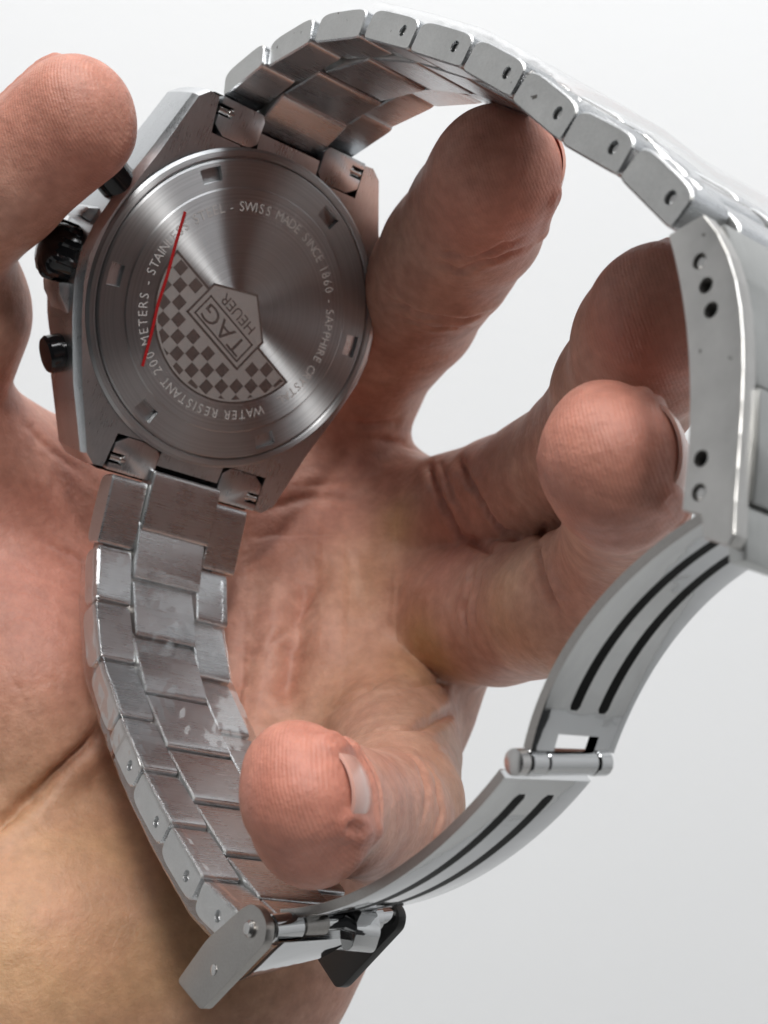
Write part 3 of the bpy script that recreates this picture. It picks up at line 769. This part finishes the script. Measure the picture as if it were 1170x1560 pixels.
# clasp cover -----------------------------------------------------------------
Cin = [(12.94, 76.9), (10.15, 79.04), (5.4, 82.63), (3.04, 83.92), (-1.66, 85.89), (-5.8, 87.47), (-5.66, 89.2), (-7.1, 90.2), (-7.1, 92.4)]
Cout = [(-6.2, 92.6), (-3.25, 91.3), (3.81, 88.7), (10.71, 84.5), (14.3, 80.6), (14.6, 79.6)]
cover = None
def cub(pts, n):
    pts = np.array(pts, float); t = np.r_[0, np.cumsum(np.linalg.norm(np.diff(pts, axis=0), axis=1))]; t /= t[-1]
    u_ = np.linspace(0, 1, n); return [(float(np.polyval(np.polyfit(t, pts[:, 0], 3), q)), float(np.polyval(np.polyfit(t, pts[:, 1], 3), q))) for q in u_]
Cin = cub(Cin[:6], 12) + Cin[6:]
Cout = cub(Cout, 12)
def wall_plate(x0, x1, parent):
    poly = Cin + Cout
    return prism('clasp_side', poly, 'x', x0, x1, 'clasp', parent, 0.15, 3)
# outer plate in three tiers
co = np.array([(-7.2, 92.4), (-3.25, 91.1), (3.81, 88.48), (10.71, 84.36), (14.7, 80.1)])
def tier(i0, pts, lift, name):
    o_ = []; inn = []
    pts = np.array(pts)
    for k, p_ in enumerate(pts):
        d = pts[min(k + 1, len(pts) - 1)] - pts[max(k - 1, 0)]; d /= np.linalg.norm(d); nrm = np.array([-d[1], d[0]])
        if nrm @ (CEN - p_) > 0: nrm = -nrm
        o_.append(tuple(p_ + nrm * lift)); inn.append(tuple(p_ - nrm * 1.4))
    return o_ + inn[::-1]
clasp = prism('clasp_cover', tier(0, [(-4.0, 91.4), (-0.5, 90.3), (3.6, 88.6)], 0.45, ''), 'x', -7.28, 7.28, 'clasp_top', watch, 0.3)
prism('clasp_tier', tier(0, [(3.8, 88.48), (7.6, 86.5), (10.71, 84.36), (14.6, 80.3)], 0.1, ''), 'x', -7.28, 7.28, 'clasp_top', clasp, 0.3)
prism('clasp_tier', tier(0, [(-7.6, 92.9), (-6.0, 92.2), (-4.1, 91.45)], 0.05, ''), 'x', -7.28, 7.28, 'clasp_top', clasp, 0.3)
HOL = [(11.3, 80.85), (9.65, 82.3), (8.0, 83.6), (-2.08, 87.5), (-4.29, 88.35)]
def plate_with_holes(name, poly, x, x_in, holes, hr, matn, parent):
    """bevelled plate whose face towards -x has drilled holes"""
    bm = bmesh.new()
    n = len(poly); cen = np.mean(poly, axis=0)
    ob = prism(name, poly, 'x', x, x_in, matn, parent, 0.16, 3)
    for hx in holes:
        cut = lathe('cut', [(-0.6, hr), (1.0, hr)], (x, hx[0], hx[1]), (1, 0, 0), 'recess_shade', None, 24, None, 0)
        md_ = ob.modifiers.new('b', 'BOOLEAN'); md_.operation = 'DIFFERENCE'; md_.object = cut; md_.solver = 'EXACT'
        cut.parent = ob.parent
        bpy.context.view_layer.update()
        me_ = bpy.data.meshes.new_from_object(ob.evaluated_get(bpy.context.evaluated_depsgraph_get()))
        ob.modifiers.clear(); ob.data = me_
        bpy.data.objects.remove(cut)
    ob.data.polygons.foreach_set('use_smooth', [True] * len(ob.data.polygons)); ob.data.set_sharp_from_angle(angle=math.radians(30))
    return ob
near = plate_with_holes('clasp_side', Cin + Cout, -8.7, -7.3, HOL, 0.62, 'clasp', clasp)
for h_ in (HOL[0], HOL[4]):
    lathe('pin_end', [(0, .42), (0.5, .42), (.55, .35)], (-7.9, *h_), (-1, 0, 0), 'pin', clasp, 16)
for h_ in HOL[1:4]:
    lathe('pin_end', [(0, .5), (0.1, .5)], (-7.72, *h_), (-1, 0, 0), 'recess_shade', clasp, 16)  # black discs, no pins: the shade of empty holes as colour
wall_plate(7.3, 8.7, clasp)

# folding blades ----------------------------------------------------------------
def resample(pts, n):
    pts = np.array(pts, float); s = np.r_[0, np.cumsum(np.linalg.norm(np.diff(pts, axis=0), axis=1))]
    # smooth through the points with a cubic fit
    t = s / s[-1]; deg = min(3, len(pts) - 1)
    cx_, cy_ = np.polyfit(t, pts[:, 0], deg), np.polyfit(t, pts[:, 1], deg); tt = np.linspace(0, 1, n)
    return np.stack([np.polyval(cx_, tt), np.polyval(cy_, tt)], 1)
def blade(name, near_p, far_p, hw, grooves, rng_, th=0.95, notch=0):
    n = 72
    A = resample(near_p, n); Bf = resample(far_p, n)
    ws = [-1]
    for g in grooves: ws += [g - 0.15, g - 0.115, g + 0.115, g + 0.15]
    ws += [1]; ws = sorted(ws + [-0.97, 0.97])
    def pos(k, w_):
        f_ = (w_ + 1) / 2; yz = A[k] * (1 - f_) + Bf[k] * f_
        return np.array([w_ * hw, yz[0], yz[1]])
    def nrm(k):
        k0, k1 = max(k - 1, 0), min(k + 1, n - 1)
        d = pos(k1, 0) - pos(k0, 0); a_ = pos(k, 1) - pos(k, -1); q = np.cross(d, a_); q /= np.linalg.norm(q)
        cc = np.array([0, CEN[0], CEN[1]])
        return q if q @ (cc - pos(k, 0)) > 0 else -q
    vs, fs = [], []
    k0, k1 = int(rng_[0] * n), int(rng_[1] * n)
    def dep(k, w_):
        for g in grooves:
            if abs(w_ - g) < 0.12 and k0 <= k <= k1: return 0.42
        return 0.05 if abs(w_) > 0.99 else 0
    m_ = len(ws)
    for side in (1, 0):
        for k in range(n):
            q = nrm(k)
            for w_ in ws:
                p_ = pos(k, w_)
                # the face that looks at the viewer is grooved on both sides of the sheet
                if side: vs.append(p_ + q * (th / 2 - dep(k, w_)))
                else: vs.append(p_ - q * (th / 2 - (dep(k, w_) if dep(k, w_) < .1 else -0.0)))
    for k in range(n - 1):
        for j in range(m_ - 1):
            if notch and k >= n - notch and abs(ws[j] + ws[j + 1]) / 2 < 0.48: continue
            q4 = (k * m_ + j, k * m_ + j + 1, (k + 1) * m_ + j + 1, (k + 1) * m_ + j)
            fs.append(q4); fs.append(tuple(n * m_ + x for x in q4[::-1]))
        for j in (0, m_ - 1): fs.append((k * m_ + j, (k + 1) * m_ + j, n * m_ + (k + 1) * m_ + j, n * m_ + k * m_ + j))
    for k in (0, n - 1):
        for j in range(m_ - 1): fs.append((k * m_ + j, k * m_ + j + 1, n * m_ + k * m_ + j + 1, n * m_ + k * m_ + j))
    ob = link(name, vs, fs, 'polished', watch, 30)
    ob.data.materials.append(M['plate'])
    for pl_ in ob.data.polygons:
        if abs(pl_.normal.x) > 0.8: pl_.material_index = 1            # cut edge of the sheet, darker to paint the hand's reflection
    for g in grooves:                                   # black strip in each groove, its dark reflection put into the colour
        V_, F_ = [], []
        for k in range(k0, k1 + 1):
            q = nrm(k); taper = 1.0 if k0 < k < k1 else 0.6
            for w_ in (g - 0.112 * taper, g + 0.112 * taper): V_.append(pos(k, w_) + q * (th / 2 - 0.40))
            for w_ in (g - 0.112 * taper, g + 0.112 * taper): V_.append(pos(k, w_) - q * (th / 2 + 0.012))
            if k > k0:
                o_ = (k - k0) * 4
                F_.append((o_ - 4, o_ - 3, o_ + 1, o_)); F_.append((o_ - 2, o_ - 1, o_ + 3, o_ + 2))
        link('groove', V_, F_, 'recess_shade', ob, 0)
    return ob
bUn = [(-5.0, 86.6), (-9.83, 81.97), (-13.13, 79.91), (-17.03, 77.95), (-20.84, 77.0), (-25.37, 76.89), (-26.6, 77.1)]
bUf = [(-5.6, 85.4), (-12.0, 79.8), (-15.95, 77.7), (-19.73, 76.92), (-24.73, 76.16), (-25.7, 76.27)]
blade('upper_blade', bUn, bUf, 4.75, (-0.33, 0.33), (0.0, 0.86), notch=5)
bLn = [(-29.3, 75.4), (-34.52, 72.71), (-37.37, 70.98), (-41.78, 67.03), (-46.63, 62.16), (-51.4, 54.5)]
bLf = [(-28.46, 74.94), (-33.55, 72.21), (-39.62, 67.63), (-45.61, 60.94), (-49.6, 54.6)]
blade('lower_blade', bLn, bLf, 4.75, (-0.33, 0.33), (0.06, 0.97))
# hinge between the blades
hA = np.array([-5.0, -27.7, 77.2]); hB = np.array([4.15, -26.6, 76.6]); hd = hB - hA; hl = np.linalg.norm(hd); hd /= hl
hinge = lathe('hinge_pin', [(-0.9, .7), (-0.75, 1.05), (0.1, 1.05), (0.1, .6), (hl, .6)], hA, hd, 'pin', watch, 24)
for s0, s1, r_ in ((0.35, 2.1, 1.08), (2.25, 7.65, 1.02), (7.8, hl, 1.08)):
    lathe('hinge_barrel', [(s0, r_ - .1), (s0 + .1, r_), (s1 - .1, r_), (s1, r_ - .1)], hA, hd, 'polished', hinge, 28)

# push-button end at the lower bracelet -------------------------------------------
pl = [(-51.28, 54.5), (-50.2, 55.6), (-50.0, 57.3), (-50.6, 58.9), (-52.19, 59.43), (-61.41, 53.83), (-61.39, 48.6), (-56.09, 50.92)]
def rounded(poly, r_=0.9, seg=4):
    out_ = []; n = len(poly)
    for i in range(n):
        p_, a_, b_ = (np.array(poly[j % n], float) for j in (i, i - 1, i + 1))
        da, db = a_ - p_, b_ - p_; la, lb = np.linalg.norm(da), np.linalg.norm(db); q = min(r_, la * .45, lb * .45)
        s_, e_ = p_ + da / la * q, p_ + db / lb * q
        for k in range(seg + 1):
            t = k / seg; out_.append(tuple((1 - t) ** 2 * s_ + 2 * t * (1 - t) * p_ + t * t * e_))
    return out_
pL = prism('push_plate', rounded(pl, 0.7), 'x', -9.0, -8.1, 'plate', watch, 0.12)
lathe('rivet', [(0, .75), (.25, .75), (.5, .5), (.55, .2)], (-9.0, -51.99, 56.9), (-1, 0, 0), 'pin', pL, 20)
lathe('screw', [(0, .5), (.05, .5), (.12, .35)], (-9.0, -57.62, 53.6), (-1, 0, 0), 'pin', pL, 16)
pr = [(-49.47, 53.1), (-49.1, 54.6), (-49.6, 56.0), (-50.8, 56.4), (-59.35, 51.72), (-59.95, 50.85), (-58.6, 43.81), (-53.0, 48.0)]
pR = prism('push_plate', rounded(pr, 0.7), 'x', 7.2, 8.1, 'dark', watch, 0.12)  # plate in near-black, its shadow painted on
lathe('screw', [(0, .5), (.05, .5), (.12, .35)], (7.2, -55.2, 51.2), (-1, 0, 0), 'pin', pR, 16)
tA = np.array([-8.1, -52.0, 56.9]); tB = np.array([7.2, -50.4, 54.9]); td = tB - tA; tl = np.linalg.norm(td); td /= tl
tube = lathe('clasp_tube', [(0, .8), (tl, .8)], tA, td, 'polished', watch, 28)
for s0, s1, r_, mm in ((1.0, 4.2, 1.25, 'polished'), (4.4, 7.2, 1.1, 'plate'), (10.2, 13.8, 1.2, 'polished')):
    lathe('tube_sleeve', [(s0, r_ - .12), (s0 + .12, r_), (s1 - .12, r_), (s1, r_ - .12)], tA, td, mm, tube, 28)
hk = [(-49.7, 55.2), (-49.4, 56.8), (-50.6, 58.2), (-52.6, 58.3), (-53.2, 57.2), (-52.2, 56.0)]
prism('catch', rounded(hk, .5), 'x', 1.2, 4.0, 'polished', tube, 0.25, 3)
# polished inner lid between the plates
V_, F_ = [], []
lidN = resample([(-52.3, 58.4), (-55.0, 56.6), (-58.3, 54.0), (-59.0, 53.0)], 10); lidF = resample([(-52.6, 55.6), (-55.4, 53.2), (-57.6, 50.6), (-58.2, 49.6)], 10)
for th in (0, -0.6):
    for k in range(10):
        V_ += [(-6.2, lidN[k][0] + th * .6, lidN[k][1] + th), (3.2, lidF[k][0] + th * .6, lidF[k][1] + th)]
for k in range(9):
    F_.append((2 * k, 2 * k + 1, 2 * k + 3, 2 * k + 2)); F_.append((20 + 2 * k, 22 + 2 * k, 23 + 2 * k, 21 + 2 * k))
    F_.append((2 * k, 2 * k + 2, 22 + 2 * k, 20 + 2 * k)); F_.append((2 * k + 1, 21 + 2 * k, 23 + 2 * k, 2 * k + 3))
F_ += [(0, 20, 21, 1), (18, 19, 39, 38)]
link('clasp_lid', V_, F_, 'polished', watch, 30)

# clear film still on the bracelet ------------------------------------------------
def film(name, J, prof, seed, label, n_per=34, amp=0.12, i0=0, i1=None):
    """sheet swept along the joints J; prof = list of (x, height above the inner face)"""
    r_ = np.random.default_rng(seed)
    J = np.array(J); s = np.r_[0, np.cumsum(np.linalg.norm(np.diff(J, axis=0), axis=1))]
    n = int(n_per * (len(J) - 1)); tt = np.linspace(0, s[-1], n)
    ph = r_.uniform(0, 6.3, (8,)); kk = r_.uniform(.2, 1.7, (8, 2)) * r_.choice([-1, 1], (8, 2)); tri = lambda q: 2 * abs(((q / 6.283) % 1) * 2 - 1) - 1
    V_, F_ = [], []
    pr_ = []
    for a_, b_ in zip(prof[:-1], prof[1:]):
        m_ = max(2, int(np.linalg.norm(np.array(b_) - a_) / 0.3))
        for k in range(m_): pr_.append(np.array(a_) + (np.array(b_) - a_) * k / m_)
    pr_.append(np.array(prof[-1])); pr_ = np.array(pr_); m_ = len(pr_)
    arc = np.r_[0, np.cumsum(np.linalg.norm(np.diff(pr_, axis=0), axis=1))]
    cenp = pr_.mean(0)
    for i, t in enumerate(tt):
        p_ = np.array([np.interp(t, s, J[:, 0]), np.interp(t, s, J[:, 1])])
        d = np.array([np.interp(t + .8, s, J[:, 0]) - np.interp(t - .8, s, J[:, 0]), np.interp(t + .8, s, J[:, 1]) - np.interp(t - .8, s, J[:, 1])]); d /= np.linalg.norm(d)
        q = np.array([-d[1], d[0]]); q = q if q @ (CEN - p_) > 0 else -q
        for j in range(m_):
            wob = sum(tri(kk[z][0] * t + kk[z][1] * arc[j] * 1.2 + ph[z]) for z in range(8)) / 8
            wob = abs(wob) * amp * 1.6 
            out_ = pr_[j] - cenp; out_ = out_ / (np.linalg.norm(out_) + 1e-6)
            x = pr_[j][0] + out_[0] * wob; h_ = pr_[j][1] + out_[1] * wob
            yz = p_ + q * h_; V_.append((x, yz[0], yz[1]))
            if i and j: F_.append(((i - 1) * m_ + j - 1, (i - 1) * m_ + j, i * m_ + j, i * m_ + j - 1))
    o = link(name, V_, F_, 'film', None, 60)
    o.matrix_world = mat
    return tag(o, label, 'plastic film', None, None)
film('plastic_film', np.vstack([Bt[1] * .85 + Bt[2] * .15, Bt[2:4], Bt[4] * .6 + Bt[5] * .4]), [(8.8, -1.2), (8.6, 0.3), (4.0, 0.42), (-3.2, 0.42), (-8.45, 0.42), (-8.95, 0.0), (-8.9, -3.3), (-8.4, -3.8), (-2.0, -3.9)], 3, 'crinkled clear film wrapped round the bracelet links just below the case', amp=0.17)
film('plastic_film', np.vstack([Bt[4] * .55 + Bt[5] * .45, Bt[5:9]]), [(-7.6, 0.34), (-8.4, 0.36), (-8.95, 0.0), (-8.9, -3.3), (-8.4, -3.8), (-2.0, -3.9)], 9, 'clear film along the outer edge of the links beside the wrist', amp=0.16)
film('plastic_film', T[3:10], [(-8.7, -3.1), (-8.5, -3.7), (-8.0, -4.1), (8.0, -4.3), (9.0, -3.6), (9.0, 0.2), (4.0, 0.35)], 5, 'loose clear film over the outside of the upper bracelet links', amp=0.14)
